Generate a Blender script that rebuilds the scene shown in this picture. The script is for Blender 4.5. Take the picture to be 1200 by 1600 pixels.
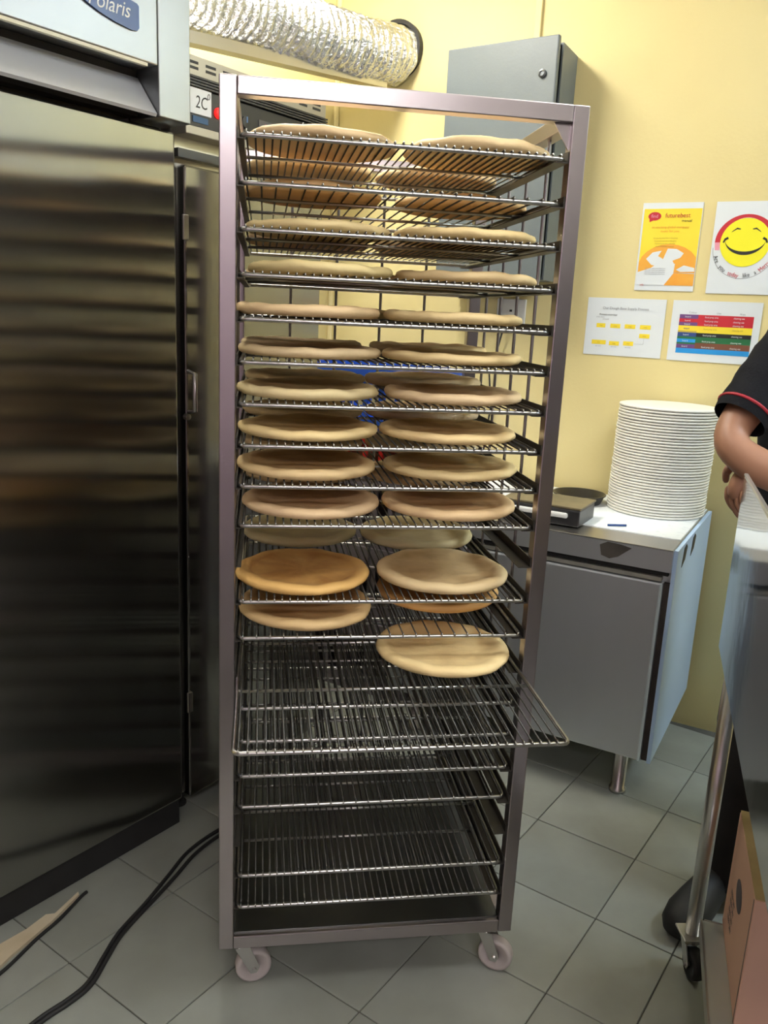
import bpy, bmesh, math, random
from mathutils import Vector, Matrix
random.seed(7)
S = bpy.context.scene
C = S.collection
for o in list(bpy.data.objects): bpy.data.objects.remove(o)

# ------------------------------------------------------------------ camera
def rad(a): return math.radians(a)
pit, rol = rad(13.53), rad(-2.75)
fw = Vector((0, math.cos(pit), -math.sin(pit))); dn = Vector((0, -math.sin(pit), -math.cos(pit))); rt = Vector((1, 0, 0))
cr, sr = math.cos(rol), math.sin(rol)
r2 = cr*rt + sr*dn; d2 = -sr*rt + cr*dn
cam = bpy.data.cameras.new('camera'); camo = bpy.data.objects.new('camera', cam); C.objects.link(camo)
M = Matrix((( r2.x, -d2.x, -fw.x), (r2.y, -d2.y, -fw.y), (r2.z, -d2.z, -fw.z))).to_4x4()
M.translation = Vector((0, 0, 1.467)); camo.matrix_world = M
cam.sensor_fit = 'VERTICAL'; cam.sensor_height = 24; cam.lens = 1286.24/1600*24; cam.clip_start = .02
S.camera = camo

# ------------------------------------------------------------------ light
w = bpy.data.worlds.new('world'); S.world = w; w.use_nodes = True
w.node_tree.nodes['Background'].inputs[0].default_value = (.80, .90, 1, 1); w.node_tree.nodes['Background'].inputs[1].default_value = .05
# ceiling fluorescents: (location, length, turn, radiance, colour); the fixtures themselves are built with the room
LAMPS = [((-.45, 2.45, 2.80), 1.2, 54, 46, (1, .96, .86)), ((.75, .75, 2.80), 1.2, 35, 21, (1, .98, .95)),
         ((.30, -1.6, 2.80), 1.2, 35, 56, (1, .95, .93)), ((2.35, 1.75, 2.80), 1.2, 35, 46, (.78, .90, 1))]  # last lamp is unseen, added as bluish fill for the counter side
V = S.view_settings
V.view_transform = 'Standard'; V.look = 'None'; V.gamma = 1; V.use_curve_mapping = False; V.exposure = 0.45

# ------------------------------------------------------------------ materials
MATS = {}
def mat(name, col=(.5, .5, .5), rough=.5, metal=0, noise=None, bump=None, emit=None, aniso=0, spec=None, trans=0, rnd=0, coat=0, sub=0):
    if name in MATS: return MATS[name]
    m = bpy.data.materials.new(name); m.use_nodes = True; nt = m.node_tree; N = nt.nodes; L = nt.links
    b = N['Principled BSDF']; I = b.inputs
    I['Base Color'].default_value = (*col, 1); I['Roughness'].default_value = rough; I['Metallic'].default_value = metal
    if spec is not None: I['Specular IOR Level'].default_value = spec
    if trans: I['Transmission Weight'].default_value = trans
    if coat: I['Coat Weight'].default_value = coat
    tc = N.new('ShaderNodeTexCoord')
    if noise:                       # (col2, scale, lo, hi[, stretch])
        c2, sc, lo, hi = noise[:4]
        n = N.new('ShaderNodeTexNoise'); n.inputs['Scale'].default_value = sc; n.inputs['Detail'].default_value = 5
        mp = N.new('ShaderNodeMapping'); L.new(tc.outputs['Object'], mp.inputs['Vector'])
        if len(noise) > 4: mp.inputs['Scale'].default_value = noise[4]
        L.new(mp.outputs[0], n.inputs['Vector'])
        r = N.new('ShaderNodeValToRGB'); r.color_ramp.elements[0].position = lo; r.color_ramp.elements[1].position = hi
        r.color_ramp.elements[0].color = (*col, 1); r.color_ramp.elements[1].color = (*c2, 1)
        L.new(n.outputs['Fac'], r.inputs[0]); out = r.outputs[0]
        if rnd:
            oi = N.new('ShaderNodeObjectInfo'); hs = N.new('ShaderNodeHueSaturation')
            ma = N.new('ShaderNodeMapRange'); ma.inputs[3].default_value = 1-rnd; ma.inputs[4].default_value = 1+rnd
            L.new(oi.outputs['Random'], ma.inputs[0]); L.new(ma.outputs[0], hs.inputs['Value']); L.new(out, hs.inputs['Color']); out = hs.outputs[0]
        L.new(out, I['Base Color'])
    if bump:                        # (scale, strength[, stretch, distance])
        n = N.new('ShaderNodeTexNoise'); n.inputs['Scale'].default_value = bump[0]; n.inputs['Detail'].default_value = 4
        mp = N.new('ShaderNodeMapping'); L.new(tc.outputs['Object'], mp.inputs['Vector'])
        if len(bump) > 2: mp.inputs['Scale'].default_value = bump[2]
        L.new(mp.outputs[0], n.inputs['Vector'])
        bp = N.new('ShaderNodeBump'); bp.inputs['Strength'].default_value = bump[1]; bp.inputs['Distance'].default_value = bump[3] if len(bump) > 3 else .01
        L.new(n.outputs['Fac'], bp.inputs['Height']); L.new(bp.outputs[0], I['Normal'])
    if aniso:
        I['Anisotropic'].default_value = aniso
        t = N.new('ShaderNodeTangent'); t.direction_type = 'RADIAL'; t.axis = 'Z'; L.new(t.outputs[0], I['Tangent'])
    if emit:
        I['Emission Color'].default_value = (*emit[0], 1); I['Emission Strength'].default_value = emit[1]
    MATS[name] = m; return m

WALL = mat('wall_paint', (.74, .64, .315), .6, noise=((.70, .595, .28), 1.6, .35, .7), bump=(90, .06))
WALLR = mat('rear_wall_reflect_tint', (.64, .50, .62), .7, noise=((.58, .45, .56), 2, .3, .7))  # unseen wall tinted lavender so the rack posts reflect a pinkish tone
WALLD = mat('right_wall_reflect_dark', (.07, .068, .064), .7, noise=((.055, .053, .05), 2, .3, .7))  # unseen wall made dark so the fridge door reflects a dim kitchen
CEIL = mat('ceiling_paint', (.72, .72, .68), .8, noise=((.66, .66, .62), 2, .3, .7))
GROUT = mat('grout', (.12, .118, .105), .9, noise=((.07, .07, .06), 8, .3, .7), bump=(60, .2))
TILE = mat('floor_tile', (.325, .345, .31), .45, noise=((.25, .262, .23), 5, .3, .75), bump=(14, .12), rnd=.07)
STEEL = mat('brushed_steel', (.60, .585, .57), .3, 1, bump=(40, .03, (1, 1, .05)))
RACKM = mat('rack_steel', (.47, .43, .445), .29, 1, noise=((.39, .35, .36), 3, .3, .7))
FRIDGE = mat('fridge_steel', (.37, .365, .35), .2, 1, noise=((.33, .325, .31), 2, .3, .7, (1, 1, .3)), aniso=.9)
POLISH = mat('polished_steel', (.56, .57, .60), .10, 1, bump=(2.2, .10, (1, 1, 1), .03))
CSTEEL = mat('counter_steel', (.62, .65, .68), .42, .9, noise=((.56, .59, .62), 3, .3, .7, (1, 1, .2)))
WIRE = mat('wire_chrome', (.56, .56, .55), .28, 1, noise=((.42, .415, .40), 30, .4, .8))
WIRED = mat('wire_shaded_dark', (.10, .097, .09), .48, .8, noise=((.06, .057, .05), 30, .4, .8))  # shelf wires darkened to carry the shade inside the rack
DARK = mat('dark_gap', (.012, .012, .012), .7, noise=((.02, .02, .02), 10, .3, .7))
BLACKP = mat('black_plastic', (.014, .014, .016), .35, noise=((.022, .022, .024), 20, .3, .7))
BLACKR = mat('black_rubber', (.012, .012, .013), .6, noise=((.02, .02, .02), 20, .3, .7))
GREYBOX = mat('grey_enamel', (.135, .16, .17), .42, noise=((.122, .147, .157), 4, .3, .7), bump=(120, .04))
FOIL = mat('duct_foil', (.88, .91, .97), .2, 1, bump=(60, 1, (1, 1, 1), .012))
PAPER = mat('paper', (.72, .77, .80), .45, noise=((.69, .74, .77), 6, .3, .7))
YEL = mat('print_yellow', (.90, .72, .05), .45, noise=((.86, .66, .04), 5, .3, .7))
SMY = mat('print_smiley_yellow', (.88, .83, .03), .4, noise=((.85, .79, .02), 5, .3, .7))
ORG = mat('print_orange', (.83, .33, .035), .45, noise=((.80, .42, .06), 9, .3, .7))
RED = mat('print_red', (.55, .025, .04), .45, noise=((.50, .02, .035), 9, .3, .7))
PINK = mat('print_pink', (.80, .35, .42), .45, noise=((.75, .3, .4), 9, .3, .7))
BLU = mat('print_blue', (.03, .06, .22), .45, noise=((.035, .07, .25), 9, .3, .7))
PUR = mat('print_purple', (.16, .07, .22), .45, noise=((.15, .06, .2), 9, .3, .7))
SKYB = mat('print_sky_blue', (.02, .30, .72), .45, noise=((.02, .28, .68), 9, .3, .7))
GRN = mat('print_green', (.02, .16, .06), .45, noise=((.02, .14, .05), 9, .3, .7))
BRN = mat('print_brown', (.20, .075, .04), .45, noise=((.18, .07, .04), 9, .3, .7))
INK = mat('print_black', (.012, .012, .014), .5, noise=((.02, .02, .02), 9, .3, .7))
GREYI = mat('print_grey', (.30, .31, .33), .5, noise=((.27, .28, .3), 9, .3, .7))
OLIV = mat('print_ochre', (.52, .40, .06), .5, noise=((.48, .37, .06), 9, .3, .7))
BADGE = mat('badge_blue', (.012, .05, .20), .3, noise=((.015, .06, .23), 9, .3, .7))
WHITEP = mat('white_plastic', (.72, .73, .72), .4, noise=((.67, .68, .67), 9, .3, .7))
NYLON = mat('caster_nylon', (.52, .47, .46), .45, noise=((.42, .37, .36), 12, .3, .7))
CERAM = mat('plate_ceramic', (.82, .81, .75), .38, noise=((.78, .77, .70), 3, .3, .7), rnd=.03)
FILM = mat('blue_white_panel', (.51, .69, .95), .38, noise=((.48, .66, .92), 2, .3, .7))
SHEET = mat('speckled_sheet', (.78, .83, .86), .5, noise=((.60, .65, .70), 45, .55, .8), bump=(30, .2))
OLIVE = mat('greasy_brown_top', (.20, .16, .09), .45, noise=((.10, .085, .05), 12, .3, .7))
CARD = mat('cardboard_peach', (.84, .53, .41), .75, noise=((.79, .49, .37), 6, .3, .7, (1, 1, .3)))
CARDT = mat('cardboard_top', (.60, .45, .22), .75, noise=((.43, .31, .14), 9, .3, .7))
CARDF = mat('cardboard_scrap_tan', (.66, .58, .42), .8, noise=((.55, .46, .31), 9, .35, .7))
SKIN = mat('skin', (.36, .185, .115), .5, noise=((.31, .15, .09), 6, .3, .7), bump=(60, .05))
SHIRT = mat('black_cotton', (.008, .0085, .011), .9, noise=((.011, .012, .015), 20, .3, .7), bump=(200, .15), spec=.15)
TROUS = mat('black_trouser_cloth', (.010, .010, .012), .85, noise=((.015, .015, .017), 20, .3, .7))
PIPING = mat('red_piping', (.38, .015, .03), .6, noise=((.33, .012, .025), 9, .3, .7))
HAIR = mat('dark_hair', (.012, .009, .008), .5, noise=((.02, .015, .012), 60, .3, .7))
LEDR = mat('led_red', (.6, .02, .02), .3, noise=((.5, .02, .02), 9, .3, .7), emit=((1, .012, .01), 1.6))
LEDH = mat('led_hot', (.9, .3, .2), .3, noise=((.9, .35, .2), 9, .3, .7), emit=((1, .25, .08), 2.2))
CRB = mat('crate_blue', (.02, .09, .52), .4, noise=((.015, .07, .42), 8, .3, .7))
CRR = mat('crate_red', (.55, .015, .012), .4, noise=((.48, .012, .01), 8, .3, .7))
CRG = mat('crate_grey', (.20, .17, .20), .45, noise=((.17, .15, .17), 8, .3, .7))
VENTM = mat('oven_top_beige', (.42, .39, .32), .4, .6, noise=((.38, .35, .29), 8, .3, .7))
OUTL = mat('outlet_white', (.66, .66, .62), .4, noise=((.62, .62, .58), 8, .3, .7))

def pizza_mat():
    m = bpy.data.materials.new('pizza_crust'); m.use_nodes = True; nt = m.node_tree; N = nt.nodes; L = nt.links; b = N['Principled BSDF']
    b.inputs['Roughness'].default_value = .62
    tc = N.new('ShaderNodeTexCoord'); oi = N.new('ShaderNodeObjectInfo')
    off = N.new('ShaderNodeVectorMath'); off.operation = 'MULTIPLY_ADD'; off.inputs[1].default_value = (9, 9, 9)
    cmb = N.new('ShaderNodeCombineXYZ'); L.new(oi.outputs['Random'], cmb.inputs[0]); L.new(oi.outputs['Random'], cmb.inputs[1])
    add = N.new('ShaderNodeVectorMath'); add.operation = 'ADD'; L.new(cmb.outputs[0], off.inputs[0]); L.new(tc.outputs['Object'], off.inputs[2])
    n1 = N.new('ShaderNodeTexNoise'); n1.inputs['Scale'].default_value = 9; n1.inputs['Detail'].default_value = 4; L.new(off.outputs[0], n1.inputs['Vector'])
    n2 = N.new('ShaderNodeTexNoise'); n2.inputs['Scale'].default_value = 60; n2.inputs['Detail'].default_value = 3; L.new(off.outputs[0], n2.inputs['Vector'])
    # top inside the rim: baked browning plus shelf shade put into the colour, by radius
    sx = N.new('ShaderNodeSeparateXYZ'); L.new(tc.outputs['Object'], sx.inputs[0])
    x2 = N.new('ShaderNodeVectorMath'); x2.operation = 'MULTIPLY'; x2.inputs[1].default_value = (1, 1, 0); L.new(tc.outputs['Object'], x2.inputs[0])
    ln = N.new('ShaderNodeVectorMath'); ln.operation = 'LENGTH'; L.new(x2.outputs[0], ln.inputs[0])
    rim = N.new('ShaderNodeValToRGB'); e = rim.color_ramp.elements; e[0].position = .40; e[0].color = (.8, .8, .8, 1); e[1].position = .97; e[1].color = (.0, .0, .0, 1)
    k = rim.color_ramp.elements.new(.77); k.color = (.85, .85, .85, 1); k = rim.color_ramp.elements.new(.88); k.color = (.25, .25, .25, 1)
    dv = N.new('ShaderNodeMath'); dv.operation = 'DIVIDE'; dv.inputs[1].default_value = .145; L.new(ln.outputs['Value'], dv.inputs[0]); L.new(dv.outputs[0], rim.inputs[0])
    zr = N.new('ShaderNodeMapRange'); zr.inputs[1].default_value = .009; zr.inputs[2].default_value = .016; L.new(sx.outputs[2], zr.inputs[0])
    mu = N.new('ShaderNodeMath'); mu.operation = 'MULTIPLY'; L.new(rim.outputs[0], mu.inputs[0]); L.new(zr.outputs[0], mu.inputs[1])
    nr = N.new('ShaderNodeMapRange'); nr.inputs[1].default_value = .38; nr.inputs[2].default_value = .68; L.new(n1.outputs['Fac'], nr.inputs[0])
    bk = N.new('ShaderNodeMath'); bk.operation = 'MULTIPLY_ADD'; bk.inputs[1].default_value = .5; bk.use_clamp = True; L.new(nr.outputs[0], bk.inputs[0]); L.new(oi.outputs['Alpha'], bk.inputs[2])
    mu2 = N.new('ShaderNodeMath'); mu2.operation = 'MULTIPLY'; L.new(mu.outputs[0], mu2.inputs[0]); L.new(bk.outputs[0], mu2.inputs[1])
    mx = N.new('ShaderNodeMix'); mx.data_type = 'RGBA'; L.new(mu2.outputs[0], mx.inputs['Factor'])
    mx.inputs['A'].default_value = (.95, .76, .42, 1); mx.inputs['B'].default_value = (.40, .21, .07, 1)  # darker top colour carries shelf shade as well as browning
    mm = N.new('ShaderNodeMix'); mm.data_type = 'RGBA'; mm.blend_type = 'MULTIPLY'; mm.inputs['Factor'].default_value = 1
    L.new(mx.outputs['Result'], mm.inputs['A']); L.new(oi.outputs['Color'], mm.inputs['B'])
    L.new(mm.outputs['Result'], b.inputs['Base Color'])
    bp = N.new('ShaderNodeBump'); bp.inputs['Strength'].default_value = .25; bp.inputs['Distance'].default_value = .006; L.new(n2.outputs['Fac'], bp.inputs['Height']); L.new(bp.outputs[0], b.inputs['Normal'])
    return m
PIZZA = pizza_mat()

# ------------------------------------------------------------------ mesh helpers
def obj(name, bm, m, parent=None, smooth=False):
    if isinstance(bm, bmesh.types.BMesh):
        bmesh.ops.recalc_face_normals(bm, faces=bm.faces[:])
        me = bpy.data.meshes.new(name); bm.to_mesh(me); bm.free()
    else: me = bm
    if m is not None:
        me.materials.clear(); me.materials.append(m)
    if smooth:
        for p in me.polygons: p.use_smooth = True
    o = bpy.data.objects.new(name, me); C.objects.link(o)
    if parent: o.parent = parent
    return o
def tag(o, label=None, cat=None, group=None, kind=None):
    for k, v in (('label', label), ('category', cat), ('group', group), ('kind', kind)):
        if v: o[k] = v
    return o
def empty(name, loc=(0, 0, 0), rz=0, label=None, cat=None, group=None, kind=None):
    o = bpy.data.objects.new(name, None); C.objects.link(o); o.location = loc; o.rotation_euler = (0, 0, rz); o.empty_display_size = .05
    return tag(o, label, cat, group, kind)
def box(bm, x0, x1, y0, y1, z0, z1, bev=0):
    r = bmesh.ops.create_cube(bm, size=1)
    bmesh.ops.transform(bm, verts=r['verts'], matrix=Matrix.Translation(((x0+x1)/2, (y0+y1)/2, (z0+z1)/2)) @ Matrix.Diagonal((x1-x0, y1-y0, z1-z0, 1)))
    if bev:
        es = list({e for v in r['verts'] for e in v.link_edges})
        bmesh.ops.bevel(bm, geom=es, offset=bev, segments=2, affect='EDGES', profile=.5)
    return bm
def B(*a, **k): return box(bmesh.new(), *a, **k)
def tube(bm, pts, r, seg=8, cap=True, radii=None, closed=False):
    pts = [Vector(p) for p in pts]; n = len(pts); rings = []; up = None
    for i, p in enumerate(pts):
        if closed: t = pts[(i+1) % n]-pts[i-1]
        else: t = (pts[min(i+1, n-1)]-pts[max(i-1, 0)])
        t.normalize()
        if up is None: up = Vector((0, 0, 1)) if abs(t.z) < .9 else Vector((1, 0, 0))
        a = up.cross(t).normalized(); b = t.cross(a).normalized(); up = b
        rr = radii[i] if radii else r
        rx, ry = rr if isinstance(rr, tuple) else (rr, rr)
        rings.append([bm.verts.new(p+a*math.cos(q)*rx+b*math.sin(q)*ry) for q in [2*math.pi*k/seg for k in range(seg)]])
    for i in range(n if closed else n-1):
        A_, B_ = rings[i], rings[(i+1) % n]
        for k in range(seg): bm.faces.new((A_[k], A_[(k+1) % seg], B_[(k+1) % seg], B_[k]))
    if cap and not closed: bm.faces.new(rings[0][::-1]); bm.faces.new(rings[-1])
    return bm
def lathe(bm, prof, seg=32, wob=None, closed=False):
    rings = []
    for r, z in prof:
        if r < 1e-6: rings.append([bm.verts.new((0, 0, z))])
        else: rings.append([bm.verts.new((r*math.cos(2*math.pi*k/seg)*(wob(k/seg, r, z) if wob else 1), r*math.sin(2*math.pi*k/seg)*(wob(k/seg, r, z) if wob else 1), z)) for k in range(seg)])
    prs = list(zip(rings, rings[1:])) + ([(rings[-1], rings[0])] if closed else [])
    for a, b in prs:
        for k in range(seg):
            k2 = (k+1) % seg
            f = [a[k % len(a)], a[k2 % len(a)], b[k2 % len(b)], b[k % len(b)]]
            u = []
            for v in f:
                if v not in u: u.append(v)
            if len(u) > 2: bm.faces.new(u)
    return bm
def prism(bm, pts, z0, z1):
    a = [bm.verts.new((x, y, z0)) for x, y in pts]; b = [bm.verts.new((x, y, z1)) for x, y in pts]
    n = len(pts); bm.faces.new(a[::-1]); bm.faces.new(b)
    for i in range(n): bm.faces.new((a[i], a[(i+1) % n], b[(i+1) % n], b[i]))
    return bm
def cyl(bm, p0, p1, r, seg=20): return tube(bm, [p0, p1], r, seg)
def text_mesh(s, size, shear=0):
    c = bpy.data.curves.new('lettering', 'FONT'); c.body = s; c.size = size; c.shear = shear; c.align_x = 'CENTER'; c.align_y = 'CENTER'; c.resolution_u = 3; c.extrude = .0001
    o = bpy.data.objects.new('lettering', c); C.objects.link(o)
    dg = bpy.context.evaluated_depsgraph_get(); me = bpy.data.meshes.new_from_object(o.evaluated_get(dg))
    bpy.data.objects.remove(o); bpy.data.curves.remove(c); return me
def letters(s, size, m, parent, loc, rot=(0, 0, 0), shear=0, sx=1, name='lettering'):
    o = obj(name, text_mesh(s, size, shear), m, parent); o.location = loc; o.rotation_euler = rot; o.scale = (sx, 1, 1); return o

# ------------------------------------------------------------------ the room
wn = Vector((math.sin(rad(28)), math.cos(rad(28)), 0)); wdr = Vector((wn.y, -wn.x, 0)); WD = 3.10
fdr = Vector((math.sin(rad(35.8)), math.cos(rad(35.8)), 0)); fnr = Vector((fdr.y, -fdr.x, 0))
C0 = Vector((-.276, 3.658, 0)); C1 = C0+wdr*4.3; C2 = C1-wn*5.6; C3 = C0-fdr*6.2
HC = 2.9
st = lambda o: tag(o, kind='structure')
floor = st(obj('floor', prism(bmesh.new(), [tuple((p)[:2]) for p in (C0, C1, C2, C3)][::-1], -.06, -.004), GROUT))
ceil = st(obj('ceiling', prism(bmesh.new(), [tuple((p)[:2]) for p in (C0, C1, C2, C3)][::-1], HC, HC+.06), CEIL))
def wall(name, a, b, m):
    t = (b-a).normalized(); n = Vector((-t.y, t.x, 0))          # outward
    q = [a, b, b+n*.1+t*.1, a+n*.1-t*.1]
    return st(obj(name, prism(bmesh.new(), [tuple(p[:2]) for p in q], -.06, HC), m))
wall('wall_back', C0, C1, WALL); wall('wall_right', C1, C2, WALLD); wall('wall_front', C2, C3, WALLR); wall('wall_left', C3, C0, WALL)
for k, (lo, ll, lr, ls_, lc_) in enumerate(LAMPS):
    where_ = ('above the ovens', 'above the prep station', 'behind the photographer', 'added at the right as unseen fill')[k]
    g = empty('ceiling_light', lo, rad(lr), 'white fluorescent ceiling light ' + where_, 'ceiling light', 'fluorescent ceiling lights')
    obj('housing', B(-ll/2-.03, ll/2+.03, -.09, .09, .045, .0995, bev=.004), WHITEP, g)
    obj('diffuser', B(-ll/2, ll/2, -.08, .08, 0, .0445, bev=.01), mat('lamp_glow_%d' % k, lc_, .5, emit=(lc_, ls_)), g)
# corner bead between left and back wall
ctr = C0-wn*.008+fnr*.01
st(obj('trim_1', tube(bmesh.new(), [ctr+Vector((0, 0, .0)), ctr+Vector((0, 0, HC))], .012, 8), mat('corner_bead', (.80, .70, .38), .5, noise=((.77, .66, .34), 4, .3, .7))))

tq = (C2-C1).normalized()
lo_ = [C1+wn*0, C2, C2-wdr*.03, C1-wdr*.03]
st(obj('reflect_band', prism(bmesh.new(), [tuple(p[:2]) for p in lo_], 2.15, HC-.002), CEIL))  # pale band added above the dark wall for the fridge door's bright reflection
# floor tiles, each its own piece
na = Vector((.8214, -.5704, 0)); nb = Vector((.5704, .8214, 0))
acuts = [-.5437-.3*k for k in range(9, 0, -1)]+[-.5437, -.3505]+[-.3505+.3*k for k in range(1, 8)]
bcuts = [1.5114+.2995*k for k in range(-5, 9)]
tm = {}
def in_room(p):
    return (p-C0).dot(wn) < -.12 and (p-C0).dot(fnr) > .12
for i in range(len(acuts)-1):
    wa = acuts[i+1]-acuts[i]
    if round(wa, 3) not in tm:
        bm = B(-wa/2+.0015, wa/2-.0015, -.2995/2+.0015, .2995/2-.0015, -.009, 0, bev=.0015)
        me = bpy.data.meshes.new('tile'); bm.to_mesh(me); bm.free(); me.materials.append(TILE); tm[round(wa, 3)] = me
    for j in range(len(bcuts)-1):
        c = na*((acuts[i]+acuts[i+1])/2)+nb*((bcuts[j]+bcuts[j+1])/2)
        cs = [c+na*sa*wa/2+nb*sb*.15 for sa in (-1, 1) for sb in (-1, 1)]
        if not all((p-C0).dot(wn) < -.001 and (p-C0).dot(fnr) > .001 for p in cs): continue
        if c.length > 4.0 or c.y < .55 or abs(c.x) > .35+.62*c.y+.5: continue
        o = bpy.data.objects.new('tile', tm[round(wa, 3)]); C.objects.link(o); o.parent = floor
        o.location = c+Vector((0, 0, random.uniform(-.0006, .0006))); o.rotation_euler = (random.uniform(-.002, .002), random.uniform(-.002, .002), rad(-34.78))

# wall frame: x along the wall to the right, y out of the wall into the room, z up
WR = math.atan2(wdr.y, wdr.x)
def wallpt(u, z, off=0): return wn*(WD-off)+wdr*u+Vector((0, 0, z))
# on-wall things are built with local x right, local -y towards the room

# ------------------------------------------------------------------ electrical cabinet, conduit, outlet, duct
g = empty('electrical_cabinet', wallpt(-1.165, 1.61), WR, 'grey steel electrical cabinet hung on the yellow wall, door ajar', 'cabinet')
bm = bmesh.new(); Wd, Hh, Dp = .40, .765, .165
box(bm, -Wd/2, Wd/2, -.012, -.001, 0, Hh)
box(bm, -Wd/2, -Wd/2+.006, -Dp, -.012, 0, Hh); box(bm, Wd/2-.006, Wd/2, -Dp, -.012, 0, Hh)
box(bm, -Wd/2+.006, Wd/2-.006, -Dp, -.012, 0, .006); box(bm, -Wd/2+.006, Wd/2-.006, -Dp, -.012, Hh-.006, Hh)
obj('body', bm, GREYBOX, g)
dr = obj('door', B(0, .415, -.022, 0, -.01, Hh+.01, bev=.004), GREYBOX, g); dr.location = (-Wd/2-.012, -Dp-.002, 0); dr.rotation_euler = (0, 0, rad(-4.5))
lk = obj('lock', lathe(bmesh.new(), [(0, .0), (.014, 0), (.014, .006), (.008, .008), (.008, .004), (0, .004)], 16), mat('lock_grey', (.11, .12, .13), .35, .8, noise=((.09, .1, .11), 9, .3, .7)), dr)
lk.location = (.367, -.022, Hh-.105); lk.rotation_euler = (rad(90), 0, 0)
obj('gasket', B(.008, .406, 0.0005, .005, .004, Hh-.004), BLACKR, dr)
g = empty('cable_conduit', wallpt(-1.119, 2.378), WR, 'slim tan conduit strip running up the wall from the electrical cabinet', 'conduit')
obj('cover', B(-.012, .012, -.014, -.001, 0, HC-2.38, bev=.002), mat('conduit_tan', (.74, .61, .30), .5, noise=((.70, .57, .27), 4, .3, .7)), g)
g = empty('wall_socket', wallpt(-1.133, 1.435), WR, 'white wall socket behind the rack below the electrical cabinet', 'socket')
obj('plate', B(-.058, .058, -.012, -.001, 0, .11, bev=.003), OUTL, g)
bm = bmesh.new()
for sx in (-.012, .012): box(bm, sx-.003, sx+.003, -.0135, -.0115, .035, .05)
box(bm, -.005, .005, -.0135, -.0115, .062, .07); obj('slot', bm, INK, g)
g2 = empty('socket_cord', wallpt(-1.15, 1.43), WR, 'black plug and cord dangling under the white wall socket', 'cord')
bm = bmesh.new(); tube(bm, [(0, -.02, .02), (0, -.035, 0), (-.02, -.03, -.08), (-.045, -.03, -.17), (-.03, -.025, -.3), (-.06, -.02, -.6), (-.08, -.015, -.9)], .004, 6); obj('cable', bm, BLACKR, g2, True)
obj('plug', B(-.014, .014, -.045, -.0135, .002, .04, bev=.004), BLACKP, g2)

dE = wallpt(-1.685, 2.44, .012); dd = Vector((-.585, -.811, -.098)).normalized()
g = empty('foil_duct', dE, 0, 'crinkled silver foil ventilation duct above the ovens', 'duct')
bm = bmesh.new(); n = 300; Ld = 1.75; pts = []; rr = []
seg = 40; rings = []
ax = Vector((dd.y, -dd.x, 0)).normalized(); az = Vector((0, 0, 1)); rnd = random.Random(3)
for i in range(n):
    s = Ld*i/(n-1); c = dd*s+az*(-.012*math.sin(s*5)); R_ = .104+.0042*math.sin(i*2*math.pi/6)
    rings.append([bm.verts.new(c+(ax*math.cos(2*math.pi*k/seg)+az*math.sin(2*math.pi*k/seg))*(R_+rnd.uniform(-.0016, .0016)+.003*math.sin(k*.9+i*.17))) for k in range(seg)])
for i in range(n-1):
    for k in range(seg): bm.faces.new((rings[i][k], rings[i][(k+1) % seg], rings[i+1][(k+1) % seg], rings[i+1][k]))
obj('foil_tube', bm, FOIL, g, True)
bm = bmesh.new()
rin, rout = [], []
cc = wn*-.02
for k in range(36):
    a = 2*math.pi*k/36; v = wdr*math.cos(a)+az*math.sin(a)
    rin.append([bm.verts.new(v*.090+cc+wn*q) for q in (.0, .03)]); rout.append([bm.verts.new(v*.105+cc+wn*q) for q in (.0, .03)])
for k in range(36):
    j = (k+1) % 36
    bm.faces.new((rin[k][0], rin[j][0], rout[j][0], rout[k][0])); bm.faces.new((rin[k][1], rin[j][1], rout[j][1], rout[k][1]))
    bm.faces.new((rin[k][0], rin[j][0], rin[j][1], rin[k][1])); bm.faces.new((rout[k][0], rout[j][0], rout[j][1], rout[k][1]))
col_ = obj('collar', bm, BLACKR, g); col_.location = wdr*.006+az*.018
g = empty('duct_support_rail', dE, 0, 'grey metal angle rail running under the foil duct', 'rail')
bm = bmesh.new()
for (a0, a1, z0, z1) in ((-.02, .03, -.128, -.124), (.026, .03, -.124, -.095)):
    vs = [[bm.verts.new(dd*s+ax*-a_+az*z_) for a_, z_ in ((a0, z0), (a1, z0), (a1, z1), (a0, z1))] for s in (.09, 1.7)]
    bm.faces.new(vs[0]); bm.faces.new(vs[1])
    for k in range(4): bm.faces.new((vs[0][k], vs[0][(k+1) % 4], vs[1][(k+1) % 4], vs[1][k]))
obj('angle', bm, STEEL, g)

# ------------------------------------------------------------------ posters
def poster(name, label, u0, u1, z0, z1, off=.0022):
    g = empty(name, wallpt((u0+u1)/2, (z0+z1)/2, off), WR, label, 'poster')
    wv, hv = (u1-u0)/2, (z1-z0)/2
    obj('sheet', B(-wv, wv, -.0006, .0012, -hv, hv), PAPER, g)
    return g, wv, hv
def pp(par, name, pts, m, y=-.0012):
    bm = bmesh.new(); a = [bm.verts.new((x, y, z)) for x, z in pts]; b = [bm.verts.new((x, y+.0004, z)) for x, z in pts]
    n = len(pts); bm.faces.new(a); bm.faces.new(b[::-1])
    for i in range(n): bm.faces.new((a[i], b[i], b[(i+1) % n], a[(i+1) % n]))
    return obj(name, bm, m, par)
def pr(par, name, x0, x1, z0, z1, m, y=-.0012): return pp(par, name, [(x0, z0), (x1, z0), (x1, z1), (x0, z1)], m, y)
def wtxt(par, s, size, m, x, z, y=-.0022, sx=1, shear=0, rot=0): 
    o = letters(s, size, m, par, (x, y, z), (rad(90), 0, 0), shear, sx)
    if rot: o.rotation_euler = (rad(90), -rot, 0)
    return o
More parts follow.
